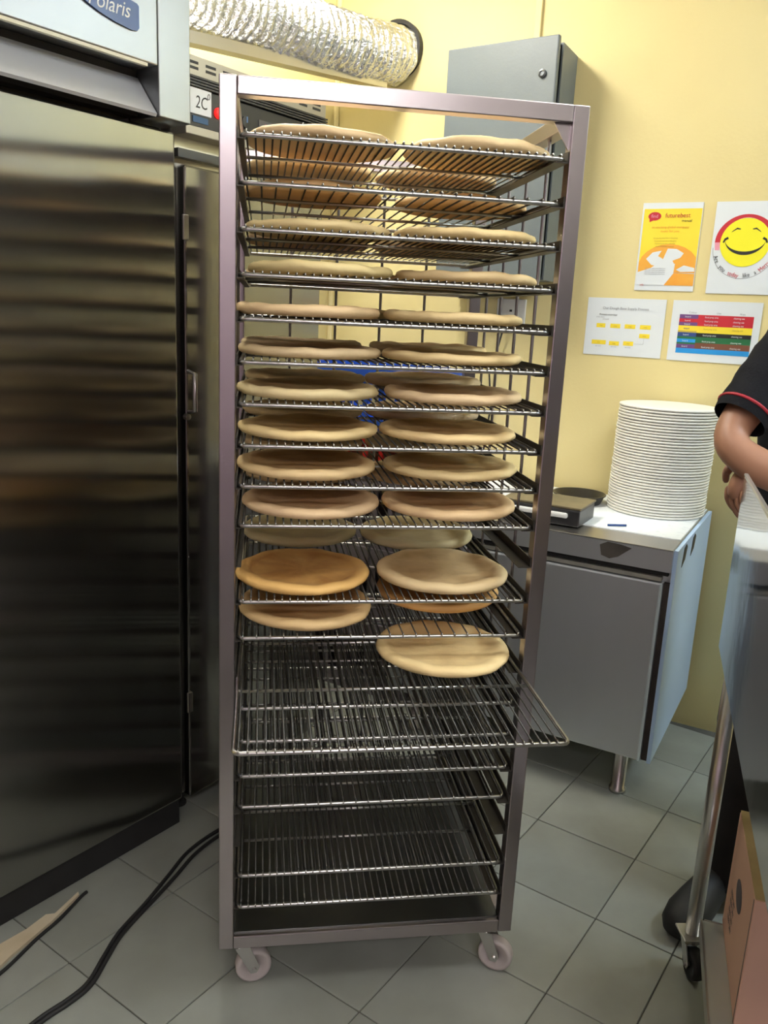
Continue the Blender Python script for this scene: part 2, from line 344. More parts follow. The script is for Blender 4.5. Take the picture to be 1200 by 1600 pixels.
# yellow and orange notice
g, wv, hv = poster('yellow_notice', 'yellow and orange notice with a red speech bubble, taped on the yellow wall', -.680, -.480, 1.591, 1.884)
pr(g, 'yellow_field', -wv+.006, wv-.002, -.075, hv-.02, YEL)
arc = [(-wv+.006, -.085), (-wv+.006, -.055)]+[(.005+.105*math.cos(a), -.075+.085*math.sin(a)) for a in [rad(165-k*15) for k in range(10)]]+[(wv-.002, -.055), (wv-.002, -.085)]
pp(g, 'orange_globe', [(max(-wv+.006, min(wv-.002, x)), z) for x, z in arc], ORG, -.0016)
pp(g, 'white_land', [(-.07, -.04), (-.05, -.018), (-.02, -.012), (-.03, -.03), (-.012, -.04), (0, -.005), (.03, -.006), (.055, -.02), (.045, -.035), (.02, -.045), (.03, -.06), (-.02, -.065), (-.05, -.06)], PAPER, -.002)
pp(g, 'white_land', [(.035, -.075), (.06, -.06), (.095, -.068), (.097, -.08), (.05, -.082)], PAPER, -.002)
pp(g, 'orange_patch', [(.0, -.128), (.012, -.105), (.03, -.086), (wv-.002, -.088), (wv-.002, -.128)], ORG, -.0016)
pp(g, 'white_land', [(-wv+.006, -.085), (-.05, -.07), (-.03, -.055), (.03, -.055), (.028, -.088), (.0, -.128), (-wv+.006, -.128)], PAPER, -.0021)
for k in range(4): wtxt(g, 'learn more about your future here', .0052, GREYI, -.035, -.071-.0065*k, -.0026, sx=.95)
for k in range(4): wtxt(g, 'are you the next best in the group', .0062, OLIV, -.012, .030-.009*k, sx=.95-.08*k)
wtxt(g, 'an exciting global company', .0115, ORG, 0, .066); wtxt(g, 'looks for you', .0115, ORG, 0, .053)
bub = [(-.057+.022*math.cos(rad(a)), .102+.014*math.sin(rad(a))) for a in range(-100, 221, 20)]+[(-.073, .083)]
pp(g, 'speech_bubble', bub, RED, -.0018); wtxt(g, 'find', .016, PINK, -.057, .102, -.0024)
wtxt(g, 'futurebest', .021, RED, .02, .104, sx=.95); wtxt(g, 'manual', .012, INK, .052, .087)
wtxt(g, 'info', .009, RED, -.075, -.128)
# smiley sheet
g, wv, hv = poster('smiley_poster', 'white poster with a laughing yellow smiley face above curved lettering', -.438, -.236, 1.587, 1.884)
def disc(cx, cz, r, a0=0, a1=360, n=48, r2=None):
    p = [(cx+r*math.cos(rad(a0+(a1-a0)*k/n)), cz+r*math.sin(rad(a0+(a1-a0)*k/n))) for k in range(n+(0 if a1-a0 == 360 else 1))]
    if r2 is not None: p += [(cx+r2*math.cos(rad(a1-(a1-a0)*k/n)), cz+r2*math.sin(rad(a1-(a1-a0)*k/n))) for k in range(n+1)]
    return p
cx, cz = .003, .018
pp(g, 'outline_ring', disc(cx, cz-.018, .099, 180, 360, 40, .0975), GREYI)
top = [(cx+.095*math.cos(rad(a)), cz+.090*math.sin(rad(a))) for a in range(180, -1, -6)]+[(cx+.072*math.cos(rad(a)), cz+.0795*math.sin(rad(a))) for a in range(0, 181, 6)]
pp(g, 'red_arc', top, RED, -.0013); 
pp(g, 'pink_fade', [(cx-.095, cz), (cx-.078, cz), (cx-.078, cz-.025), (cx-.092, cz-.025)], PINK, -.0013)
pp(g, 'pink_fade', [(cx+.095, cz), (cx+.078, cz), (cx+.078, cz-.025), (cx+.092, cz-.025)], PINK, -.0013)
pp(g, 'smiley_disc', disc(cx, cz, .078), SMY, -.0018)
sm = [(cx+.064*math.cos(rad(a)), cz+.012+.052*math.sin(rad(a))) for a in range(188, 353, 6)]+[(cx+.064*math.cos(rad(a)), cz+.012+.041*math.sin(rad(a))) for a in range(352, 187, -6)]
pp(g, 'smile', sm, INK, -.0022)
for sx in (-1, 1):
    pp(g, 'smile_corner', [(cx+sx*x, cz+z) for x, z in ((.056, .018), (.066, .012), (.070, .000), (.066, -.002), (.062, .006), (.052, .012))], INK, -.0022)
    pp(g, 'eye_arch', [(cx+sx*x, cz+z) for x, z in ((.018, .044), (.030, .047), (.044, .036), (.046, .032), (.040, .036), (.030, .042), (.020, .041))], INK, -.0022)
for word, mm, a0 in (('Are', INK, 206), ('you', INK, 229), ('today', RED, 255), ('like', INK, 281), ('a', INK, 298), ('Merry', RED, 318)):
    a = rad(a0); wtxt(g, word, .020, mm, cx+.0925*math.cos(a), cz-.014+.0925*math.sin(a), sx=.8, rot=a+rad(90))
# supply chart
g, wv, hv = poster('flow_chart_sheet', 'white sheet with a flow chart of small yellow boxes, lower left of the four posters', -.840, -.562, 1.357, 1.561)
wtxt(g, 'Our Dough Base Supply Process', .0125, GREYI, 0, .066); wtxt(g, 'Process overview', .009, INK, -.06, .043)
wtxt(g, 'order check', .006, GREYI, -.088, .034); wtxt(g, 'and stock', .006, GREYI, -.068, .027)
bx = [(-.083, .004, .016), (-.031, .004, .018), (.022, .004, .019), (.076, .004, .019), (.076, -.027, .018), (-.085, -.056, .026), (-.029, -.058, .018), (.022, -.056, .018)]
for x, z, hw in bx: pr(g, 'yellow_box', x-hw, x+hw, z-.0075, z+.0075, YEL)
for x, z, hw in bx: wtxt(g, 'step', .007, OLIV, x, z, -.0024)
for x in (-.085, -.029, .022): wtxt(g, 'see notes', .0055, GREYI, x, -.070)
pr(g, 'connector_line', .044, .075, -.0565, -.056, GREYI); pr(g, 'connector_line', .075, .0755, -.056, -.036, GREYI)
# colour table
g, wv, hv = poster('colour_chart_sheet', 'white sheet with a table of red, yellow, black, green, brown and blue rows', -.539, -.249, 1.355, 1.561)
zt = .056; rows = [(.014, RED, PUR), (.012, RED, RED), (.012, RED, PUR), (.017, YEL, YEL), (.006, YEL, OLIV), (.014, INK, BLU), (.008, GRN, GRN), (.012, GRN, SKYB), (.006, BRN, GRN), (.014, BRN, PUR), (.017, SKYB, SKYB)]
x0, x1, xs = -.118, .122, -.056
for x, s in ((-.075, 'Colour'), (.01, 'Use'), (.085, 'Area')): wtxt(g, s, .009, GREYI, x, .063)
for hh, m1, m2 in rows:
    pr(g, 'row_band', xs, x1, zt-hh, zt, m1); pr(g, 'row_key', x0, xs, zt-hh, zt, m2); zt -= hh
zt = .056
for i, (hh, m1, m2) in enumerate(rows):
    if hh > .011 and m1 is not SKYB:
        for x, s in ((-.012, 'food prep area'), (.076, 'cleaning use')): wtxt(g, s, .0085, PAPER if m1 is not YEL else OLIV, x, zt-hh*.55, -.0024, sx=.85)
        wtxt(g, 'board', .008, PAPER if m2 is not YEL else BLU, -.09, zt-hh*.55, -.0024)
    zt -= hh

# ------------------------------------------------------------------ fridge and second unit (left)
# local frame: x along the fronts (towards the back wall), y = towards the room is -y, z up
FO = Vector((-.5334, 2.1158, 0)); FRZ = math.atan2(fdr.y, fdr.x)
g = empty('upright_fridge', FO, FRZ, 'tall brushed steel upright fridge with a blue badge on its header', 'fridge')
X0 = -.78
obj('body', B(X0, -.012, .045, .66, .09, 2.14, bev=.003), FRIDGE, g)
obj('door', B(X0+.008, -.010, 0, .044, .085, 1.862, bev=.006), FRIDGE, g)
obj('gasket', B(X0+.02, -.016, .0445, .0449, .10, 1.85), BLACKR, g)
obj('kick_plate', B(X0+.004, -.014, .012, .60, .003, .084), DARK, g)
HST = mat('header_steel', (.36, .37, .37), .4, 1, noise=((.32, .33, .33), 3, .3, .7))
hd = obj('header', B(X0, -.108, -.063, .044, 1.975, 2.14, bev=.003), HST, g)
bm = bmesh.new(); box(bm, -.106, -.016, -.063, .044, 1.872, 2.14, bev=.003); obj('header_post', bm, HST, hd)
bm = bmesh.new(); box(bm, X0, -.1085, .01, .0435, 1.878, 1.974); obj('recess_back', bm, DARK, hd)
bm = bmesh.new()
a = [bm.verts.new(v) for v in ((X0, .008, 1.958), (-.1085, .008, 1.958), (-.1085, -.058, 1.878), (X0, -.058, 1.878))]
b = [bm.verts.new(v.co+Vector((0, .004, -.006))) for v in a]
bm.faces.new(a); bm.faces.new(b[::-1])
for i in range(4): bm.faces.new((a[i], b[i], b[(i+1) % 4], a[(i+1) % 4]))
obj('sloped_grip', bm, mat('grip_steel_lit', (.74, .76, .80), .45, .6, noise=((.69, .71, .75), 3, .3, .7)), hd)  # paler than the header steel, standing in for reflected ceiling light
obj('pale_lip', B(X0, -.135, -.062, -.052, 1.968, 1.9745), mat('strip_cream', (.78, .74, .55), .4, noise=((.72, .68, .5), 3, .3, .7)), hd)  # thin cream lip along the header's bottom edge
# badge
bp_ = [(-.325, 2.135), (-.318, 2.040)]
bot = [(-.338, 2.072), (-.30, 2.0535), (-.26, 2.0395), (-.22, 2.031), (-.178, 2.0265), (-.165, 2.0285), (-.160, 2.035)]
topb = [(-.160, 2.077), (-.165, 2.081), (-.22, 2.088), (-.28, 2.095), (-.338, 2.100)]
bm = bmesh.new(); pts = bot+topb
va = [bm.verts.new((x, -.068, z)) for x, z in pts]; vb = [bm.verts.new((x, -.063, z)) for x, z in pts]
bm.faces.new(va); bm.faces.new(vb[::-1])
for i in range(len(pts)): bm.faces.new((va[i], vb[i], vb[(i+1) % len(pts)], va[(i+1) % len(pts)]))
bd = obj('badge', bm, BADGE, hd)
letters('Polaris', .042, WHITEP, bd, (-.235, -.0685, 2.060), (rad(90), 0, 0), .25, .9)

g = empty('proofing_oven', FO+fdr*0, FRZ, 'steel proofing oven beside the fridge with black control panel and red lights', 'oven')
U0, U1 = .002, .535
obj('body', B(U0, U1, .032, .64, .075, 2.02, bev=.003), mat('oven_steel', (.56, .54, .49), .33, 1, noise=((.5, .48, .44), 3, .3, .7)), g)
dr = obj('door', B(.014, U1-.008, -.004, .031, .078, 1.795, bev=.005), FRIDGE, g)
bm = bmesh.new(); tube(bm, [(.020, -.004, 1.30), (.020, -.03, 1.295), (.020, -.03, 1.20), (.020, -.004, 1.195)], .006, 8); obj('door_handle', bm, STEEL, dr, True)
o = obj('door_catch', lathe(bmesh.new(), [(0, 0), (.008, 0), (.008, .014), (0, .016)], 12), STEEL, dr); o.location = (.008, -.005, 1.185); o.rotation_euler = (rad(90), 0, 0)
for z in (.35, 1.62):
    o = obj('hinge', B(.003, .02, -.012, -.0045, z, z+.06, bev=.002), STEEL, dr)
obj('drip_shelf', B(U0, U1, -.025, .031, 1.862, 1.882, bev=.002), VENTM, g)
obj('shadow_band', B(U0, U1, .004, .031, 1.812, 1.832), mat('shadow_band_grey', (.10, .10, .095), .4, .6, noise=((.08, .08, .075), 9, .3, .7)), g)  # dark strip put in for a shadowy, reflection-like band below the drip shelf
cp = obj('control_panel', B(U0, U1, -.004, .031, 1.886, 1.972, bev=.002), BLACKP, g)
for k in range(4): obj('groove_trim', B(U0, U1, -.008, .031, 1.975+k*.0065, 1.979+k*.0065), mat('trim_dark_grey', (.06, .06, .06), .35, .5, noise=((.05, .05, .05), 9, .3, .7)), cp)
vp = obj('vent_strip', B(U0, U1, .0, .0315, 2.0, 2.045, bev=.002), VENTM, g)
for k in range(9):
    x = .03+k*.056
    for z in (2.014, 2.026): obj('vent_slot', B(x, x+.032, -.0012, .001, z, z+.006), INK, vp)
lb = obj('handwritten_label', B(.030, .098, -.0065, -.0042, 1.915, 1.972), PAPER, cp)
letters('2C', .040, INK, lb, (.066, -.0068, 1.941), (rad(90), 0, 0), .12, .8); letters('0', .020, INK, lb, (.089, -.0068, 1.959), (rad(90), 0, 0), .1)
obj('blue_display', B(.040, .088, -.0062, -.0042, 1.896, 1.910), mat('display_blue', (.01, .08, .2), .3, noise=((.01, .06, .16), 9, .3, .7), emit=((.02, .2, .5), .02)), cp)
def lamp(x, z, r):
    o = obj('pilot_light', lathe(bmesh.new(), [(0, 0), (r, 0), (r, .006), (r*.7, .010), (0, .012)], 16), LEDR, cp, True); o.location = (x, -.004, z); o.rotation_euler = (rad(90), 0, 0)
    o2 = obj('lens', lathe(bmesh.new(), [(0, .0105), (r*.55, .0105), (r*.4, .013), (0, .014)], 14), LEDH, o, True)
lamp(.122, 1.930, .013)
dp = obj('digital_display', B(.262, .318, -.0065, -.0042, 1.912, 1.944), mat('display_grey', (.09, .09, .1), .3, noise=((.08, .08, .09), 9, .3, .7)), cp)
letters('88', .026, LEDR, dp, (.290, -.007, 1.925), (rad(90), 0, 0), .1, .9)
kn = obj('knob', lathe(bmesh.new(), [(0, 0), (.016, 0), (.014, .016), (0, .017)], 18), BLACKP, cp); kn.location = (.205, -.004, 1.925); kn.rotation_euler = (rad(90), 0, 0)
obj('knob_mark', B(-.002, .002, -.001, .013, .017, .018), mat('mark_blue', (.1, .2, .4), .4, noise=((.1, .18, .36), 9, .3, .7)), kn)
letters('foba', .034, WHITEP, cp, (.450, -.0085, 1.957), (rad(90), 0, 0), 0, .85)
for fx in (.05, .48):
    for fy in (.09, .56): 
        o = obj('foot', lathe(bmesh.new(), [(0, 0), (.022, 0), (.022, .008), (.015, .012), (.015, .0745), (0, .0745)], 14), BLACKR, g); o.location = (fx, fy, 0)

# ------------------------------------------------------------------ crates behind the rack
cen = wallpt(-1.57, 0, .27)
lab = [('grey plastic crate on the floor at the bottom of the crate stack', CRG, .30), ('grey plastic crate second from the floor in the crate stack', CRG, .30), ('grey plastic crate under the red crate behind the rack', CRG, .30), ('red plastic crate under the blue crate behind the rack', CRR, .125), ('blue plastic crate on top of the crate stack behind the rack', CRB, .245)]
z0 = 0
for k, (lb_, mm, h) in enumerate(lab):
    g = empty('plastic_crate', cen+Vector((0, 0, z0)), WR+rad(random.uniform(-2, 2)), lb_, 'crate', 'stacked crates behind the rack'); z0 += h+.0005
    bm = bmesh.new(); L_, D_, t = .56, .38, .008
    box(bm, -L_/2, L_/2, -D_/2, D_/2, 0, .01)
    for sx in (-1, 1):
        box(bm, sx*L_/2-(t if sx > 0 else 0), sx*L_/2+(0 if sx > 0 else t), -D_/2, D_/2,   .01, h*.6)
    for sy in (-1, 1):
        y0 = sy*D_/2-(t if sy > 0 else 0); y1 = y0+t
        box(bm, -L_/2+t, L_/2-t, y0, y1, .01, h*.25)
        for q in range(9): box(bm, -L_/2+t+q*.066, -L_/2+t+q*.066+.018, y0, y1, h*.25, h*.78)
    obj('basket', bm, mm, g)
    bm = bmesh.new(); o_ = .012
    box(bm, -L_/2-o_, L_/2+o_, -D_/2-o_, -D_/2+t, h*.78, h); box(bm, -L_/2-o_, L_/2+o_, D_/2-t, D_/2+o_, h*.78, h)
    for sx in (-1, 1):
        xa = sorted((sx*(L_/2+o_), sx*(L_/2-t))); box(bm, xa[0], xa[1], -D_/2+t, D_/2-t, h*.6, h*.69); box(bm, xa[0], xa[1], -D_/2+t, D_/2-t, h*.88, h)
        box(bm, xa[0], xa[1], -D_/2+t, -.07, h*.69, h*.88); box(bm, xa[0], xa[1], .07, D_/2-t, h*.69, h*.88)
    obj('rim', bm, mm, g)

# ------------------------------------------------------------------ counter fridge with plates and pans
CY = rad(28.7); CO = Vector((.846, 2.274, 0)); cex = Vector((math.sin(CY), math.cos(CY), 0)); cey = Vector((-math.cos(CY), math.sin(CY), 0))
CRZ = math.atan2(-cey.y, -cey.x)                      # local x to the right along the front, local y into the depth
CW, CD, CT, CB = .92, .655, .846, .168
g = empty('counter_fridge', CO, CRZ, 'low steel counter fridge with a pale blue side panel by the yellow wall', 'counter')
obj('body', B(-CW, -.012, .03, CD-.01, CB, .775), CSTEEL, g)
obj('side_panel', B(-.0115, 0, .012, CD, CB-.006, .842), FILM, g)
bm = bmesh.new(); box(bm, -CW, -.0118, -.004, CD, .842, CT, bev=.0015); tp = obj('worktop', bm, STEEL, g)
bm = bmesh.new(); box(bm, -CW, -.0118, -.004, .03, .778, .8415); obj('worktop_front', bm, CSTEEL, tp)
o = obj('front_stain', prism(bmesh.new(), [(-.215, .797), (-.19, .790), (-.165, .800), (-.128, .832), (-.16, .838), (-.20, .840), (-.222, .828)], 0, .0005), mat('stain_brown', (.035, .03, .025), .7, noise=((.07, .06, .05), 14, .3, .7)), tp); o.rotation_euler = (rad(90), 0, 0); o.location = (0, -.0042, 0)
dr = obj('door', B(-.64, -.030, 0, .029, CB, .742, bev=.006), CSTEEL, g)
obj('door_top_grip', B(-.64, -.036, .004, .0295, .746, .758), mat('grip_pale', (.62, .62, .55), .35, .8, noise=((.58, .58, .51), 9, .3, .7)), dr)
obj('door_edge_trim', B(-.038, -.0295, -.0015, .0285, CB, .741), mat('edge_pale_blue', (.56, .64, .68), .35, .3, noise=((.52, .60, .64), 9, .3, .7)), dr)
obj('door', B(-CW, -.648, 0, .029, CB, .742, bev=.006), CSTEEL, g)
obj('gap', B(-CW, -.020, .012, .0295, .762, .777), DARK, g)
obj('gasket', B(-.029, -.012, .014, .0295, CB, .74), mat('gasket_dark_brown', (.022, .018, .016), .7, noise=((.05, .035, .03), 20, .3, .7)), g)
for yy in (.10, .255):
    o = obj('panel_slot', prism(bmesh.new(), [(0, 0), (.05, .014), (.07, .05), (.05, .062), (.018, .056)], 0, .0012), INK, g); o.rotation_euler = (rad(90), 0, rad(90)); o.location = (.0003, yy, .772)
for fx, fy in ((-.10, .085), (-.10, CD-.08), (-CW+.08, .085), (-CW+.08, CD-.08)):
    o = obj('leg', lathe(bmesh.new(), [(0, 0), (.026, 0), (.027, .012), (.021, .016), (.023, .16), (.023, CB-.0005), (0, CB-.0005)], 18), STEEL, g, True); o.location = (fx, fy, 0)
def cpt(x, y, z): return CO-cey*x+cex*y+Vector((0, 0, z))
g = empty('worktop_sheet', cpt(0, 0, CT), CRZ, 'white speckled plastic sheet covering the counter top', 'sheet')
obj('sheet', prism(bmesh.new(), [(-CW+.01, .12), (-.45, .135), (-.24, .125), (-.04, .125), (-.016, .13), (-.016, CD-.01), (-CW+.01, CD-.01)], .0, .003), SHEET, g)
TZ = CT+.003
# plates
pc = Vector((.940, 2.800, 0))
prof = [(0, .004), (.09, .004), (.105, 0), (.112, .0), (.122, .001), (.156, .0012), (.1620, .0022), (.1632, .0050), (.1622, .0084), (.159, .0094), (.12, .0078), (.10, .0072), (0, .0072)]
bm = lathe(bmesh.new(), prof, 56); bmesh.ops.recalc_face_normals(bm, faces=bm.faces[:]); pm = bpy.data.meshes.new('plate'); bm.to_mesh(pm); bm.free(); pm.materials.append(CERAM)
for p in pm.polygons: p.use_smooth = True
NP = 38; st_ = .00955
for k in range(NP):
    o = bpy.data.objects.new('dinner_plate', pm); C.objects.link(o)
    o.location = (pc.x+random.uniform(-.0012, .0012)+.00016*k, pc.y+random.uniform(-.0012, .0012), TZ+.0002+k*st_)
    o.rotation_euler = (0, 0, random.uniform(0, 6))
    lb_ = 'white round plate in the middle of the tall plate stack on the counter'
    if k == NP-1: lb_ = 'white round plate on top of the tall plate stack'
    if k == 0: lb_ = 'white round plate at the very bottom of the tall plate stack'
    tag(o, lb_, 'plate', 'plates stacked on the counter')
# pan and tray box
o = tag(obj('baking_pan', lathe(bmesh.new(), [(0, 0), (.095, 0), (.112, .030), (.117, .031), (.117, .034), (.110, .034), (.094, .004), (0, .004)], 40), mat('pan_black', (.02, .018, .015), .28, .3, noise=((.05, .045, .035), 9, .4, .8)), None, True), 'round black baking pan behind the tray box on the counter', 'pan')
o.location = cpt(-.423, .448, TZ); o.scale = (.8, .8, .95)
g = empty('black_tray_box', cpt(-.44, .075, TZ), CRZ, 'low black box with a greasy brown top and white grip on the counter', 'box')
bm = bmesh.new(); box(bm, -.13, .13, -.012, .16, 0, .052, bev=.004); obj('case', bm, BLACKP, g)
obj('top_plate', B(-.13, .132, -.006, .165, .0525, .060, bev=.002), OLIVE, g)
obj('grip', B(-.10, .095, -.026, -.0125, .026, .043, bev=.006), WHITEP, g)
o = tag(obj('pen', tube(bmesh.new(), [(-.03, 0, .004), (.03, .006, .004)], .0035, 8), BADGE, None, True), 'small dark blue pen lying on the white sheet in front of the plates', 'pen'); o.location = cpt(-.215, .165, TZ)

# ------------------------------------------------------------------ right: machine on wheeled stand
TA = rad(17.5); TO = Vector((.750, 1.654, 0)); TRZ = math.atan2(math.cos(TA), math.sin(TA))   # local x = far direction, local -y = right
g = empty('steel_prep_station', TO, TRZ, 'polished steel prep station on a wheeled tube stand at the right edge', 'prep station')
UN, UF, TW = -1.0, .176, .66
obj('side_panel', B(UN, UF, -.006, 0.0, .742, 1.152, bev=.002), POLISH, g)
obj('body', B(UN+.01, UF-.004, -TW, -.0065, .748, .895), CSTEEL, g)
obj('worktop', B(UN+.01, UF-.004, -TW, -.0065, .8955, .90, bev=.001), STEEL, g)
obj('top_edge', B(UN, UF, -.008, .001, 1.1525, 1.158, bev=.002), mat('top_edge_pale', (.62, .66, .66), .3, .8, noise=((.56, .6, .6), 9, .3, .7)), g)
def caster(par, x, y, H_, rz, wm, wr=.034, nm='caster'):
    c = obj(nm, B(-.03, .03, -.03, .03, H_-.006, H_-.0005, bev=.002), STEEL, par); c.location = (x, y, 0); c.rotation_euler = (0, 0, rz)
    bm = bmesh.new(); cyl(bm, (0, 0, H_-.022), (0, 0, H_-.0065), .02, 16)
    for sy in (-1, 1):
        q = [(-.014, H_-.022), (.018, H_-.022), (.040, wr+.004), (.034, wr-.010), (.020, wr-.010)]
        a = [bm.verts.new((px, sy*.017, pz)) for px, pz in q]; b = [bm.verts.new((px, sy*.020, pz)) for px, pz in q]
        bm.faces.new(a); bm.faces.new(b[::-1])
        for i in range(5): bm.faces.new((a[i], b[i], b[(i+1) % 5], a[(i+1) % 5]))
    cyl(bm, (.028, -.024, wr), (.028, .024, wr), .005, 8)
    obj('fork', bm, STEEL, c)
    wl = obj('wheel', lathe(bmesh.new(), [(.008, -.012), (wr-.010, -.012), (wr-.008, -.014), (wr-.002, -.013), (wr, -.008), (wr, .008), (wr-.002, .013), (wr-.008, .014), (wr-.010, .012), (.008, .012)], 26, closed=True), wm, c, True)
    wl.location = (.028, 0, wr); wl.rotation_euler = (rad(90), 0, 0)
    return c
SH = .150
for ux, uy in ((0, -.018), (-.95, -.018), (0, -TW+.03), (-.95, -TW+.03)):
    bm = bmesh.new(); cyl(bm, (ux, uy, .098), (ux, uy, .7415), .017, 18); obj('leg', bm, STEEL, g, True)
    caster(g, ux, uy, .0985, rad(200 if uy > -.1 else 40), BLACKR, .036)
bm = bmesh.new(); box(bm, -.97, -.02, -TW+.03, -.032, SH-.003, SH); sf = obj('lower_shelf', bm, CSTEEL, g)
bm = bmesh.new(); box(bm, -.93, -.02, -.032, -.028, SH-.03, SH+.002); box(bm, -.02, -.017, -TW+.03, -.036, SH-.03, SH+.002); obj('shelf_lip', bm, STEEL, sf)
# peach box on the lower shelf
lc = lambda u, y, z: TO+Vector((math.sin(TA), math.cos(TA), 0))*u+Vector((-math.cos(TA), math.sin(TA), 0))*y+Vector((0, 0, z))
g = empty('cardboard_box', lc(-.31, -.075, SH+.001), TRZ, 'peach cardboard box standing on the lower shelf of the prep station', 'box')
bm = bmesh.new(); box(bm, 0, .305, -.34, 0, 0, .283, bev=.003); obj('carton', bm, CARD, g)
fl = obj('top_flap', B(.001, .304, -.339, -.001, .2832, .286), CARDT, g)
obj('tape', B(.0, .305, -.19, -.14, .2862, .2868), mat('brown_tape', (.42, .30, .14), .35, noise=((.38, .27, .12), 9, .3, .7)), g)
PRB = mat('carton_print', (.10, .085, .10), .7, noise=((.16, .13, .15), 20, .3, .7))
def side_print(x0, x1, z0, z1): obj('print', B(x0, x1, .0002, .0008, z0, z1), PRB, g)
o = obj('print', prism(bmesh.new(), [(.155+.042*math.cos(rad(a)), .175+.030*math.sin(rad(a))) for a in range(0, 360, 20)], 0, .0006), PRB, g); o.rotation_euler = (rad(90), 0, 0); o.location = (0, .0008, 0)
for k in range(4): letters('KEEP DRY', .018, PRB, g, (.21, .001, .125-.02*k), (rad(90), 0, rad(180)), 0, .8)
side_print(.004, .007, .0, .28)
letters('B', .03, PRB, g, (.25, -.05, .2875), (0, 0, rad(-90)))

# ------------------------------------------------------------------ person
def smooth3(p, n=4):
    p = [Vector(q) for q in p]; out = []
    for i in range(len(p)-1):
        p0, p1, p2, p3 = p[max(i-1, 0)], p[i], p[i+1], p[min(i+2, len(p)-1)]
        for k in range(n):
            t = k/n; out.append(.5*((2*p1)+(p2-p0)*t+(2*p0-5*p1+4*p2-p3)*t*t+(3*p1-p0-3*p2+p3)*t**3))
    return out+[p[-1]]
def skin_mesh(name, verts, edges, radii, root=0, lvl=2):
    me = bpy.data.meshes.new(name); me.from_pydata([tuple(v) for v in verts], edges, [])
    o = bpy.data.objects.new(name, me); C.objects.link(o)
    m = o.modifiers.new('s', 'SKIN'); m.use_smooth_shade = True
    for i, r in enumerate(radii):
        d = me.skin_vertices[0].data[i]; d.radius = r if isinstance(r, tuple) else (r, r); d.use_root = (i == root)
    m2 = o.modifiers.new('u', 'SUBSURF'); m2.levels = lvl; m2.render_levels = lvl
    dg = bpy.context.evaluated_depsgraph_get(); out = bpy.data.meshes.new_from_object(o.evaluated_get(dg))
    bpy.data.objects.remove(o)
    for p in out.polygons: p.use_smooth = True
    return out
g = empty('person', (0, 0, 0), 0, 'person in a black shirt with red sleeve trim, elbow beside the plates', 'person')
PV = []; PE = []; PR = []
def add(p, r, par=None):
    PV.append(Vector(p)); PR.append(r); i = len(PV)-1
    if par is not None: PE.append((par, i))
    return i
hipc = Vector((1.13, 2.115, .93))
pel = add(hipc, (.10, .085))
wai = add((1.12, 2.11, 1.12), (.10, .085), pel); che = add((1.11, 2.10, 1.30), (.11, .085), wai); shc = add((1.09, 2.09, 1.44), (.10, .08), che)
nek = add((1.085, 2.075, 1.54), .05, shc); hd0 = add((1.08, 2.055, 1.61), .066, nek); hd1 = add((1.08, 2.05, 1.69), (.078, .095), hd0); hd2 = add((1.08, 2.06, 1.76), .062, hd1)
# right arm (image left): shoulder, elbow beside the plates, forearm over the station top
rs = add((.985, 2.06, 1.43), .062, shc); ra = add((.915, 2.03, 1.345), .052, rs); rb = add((.850, 2.0, 1.265), .047, ra)
re_ = add((.805, 1.96, 1.205), .046, rb); rf = add((.850, 1.905, 1.168), .048, re_); rg = add((.915, 1.84, 1.140), .043, rf); rw = add((1.0, 1.755, 1.105), (.030, .026), rg); rp = add((1.045, 1.71, 1.085), (.038, .018), rw)
# left arm (image right) crossing low, fingers hanging behind the station
ls = add((1.20, 2.07, 1.43), .062, shc); la = add((1.265, 2.06, 1.30), .050, ls); le = add((1.265, 2.0, 1.175), .043, la); lf = add((1.13, 1.945, 1.125), .041, le); lw = add((.900, 1.93, 1.172), (.028, .026), lf); lp = add((.846, 1.930, 1.125), (.036, .030), lw); lq = add((.836, 1.930, 1.066), (.036, .026), lp)
lgs = []
for sx, kn_, an_ in ((-.085, (.985, 1.975, .50), (.945, 1.92, .10)), (.09, (1.22, 2.10, .50), (1.225, 2.13, .10))):
    h_ = add(hipc+Vector((sx, -.005, -.05)), .075, pel); k_ = add(kn_, .058, h_); a_ = add(an_, .040, k_)
body = obj('body', skin_mesh('body', PV, PE, PR, pel), SKIN, g)
def hand(base, dirs, up, name='fingers', scale=1.0):
    """five separate fingers rooted in the palm: base = palm end, dirs = pointing direction, up = palm side axis"""
    f = Vector(dirs).normalized(); s_ = Vector(up).normalized(); nrm = f.cross(s_).normalized()
    for k, (off_, ln_) in enumerate(((-.030, .066), (-.010, .078), (.011, .072), (.030, .056))):
        b0 = Vector(base)+s_*off_-f*.012; p = [b0, b0+f*ln_*.45+nrm*.004, b0+f*ln_*.75-nrm*.006, b0+f*ln_-nrm*.020]
        obj('finger', skin_mesh('finger', p, [(0, 1), (1, 2), (2, 3)], [.0095, .009, .0082, .007], 0, 1), SKIN, body)
    b0 = Vector(base)-f*.055-s_*.03; p = [b0, b0-s_*.024+f*.018-nrm*.006, b0-s_*.032+f*.045-nrm*.012]
    obj('thumb', skin_mesh('thumb', p, [(0, 1), (1, 2)], [.013, .0105, .008], 0, 1), SKIN, body)
hand((1.078, 1.675, 1.070), (.68, -.66, -.3), (.70, .71, 0))
hand((.836, 1.926, 1.092), (.10, -.03, -.99), (.20, -.97, .0))
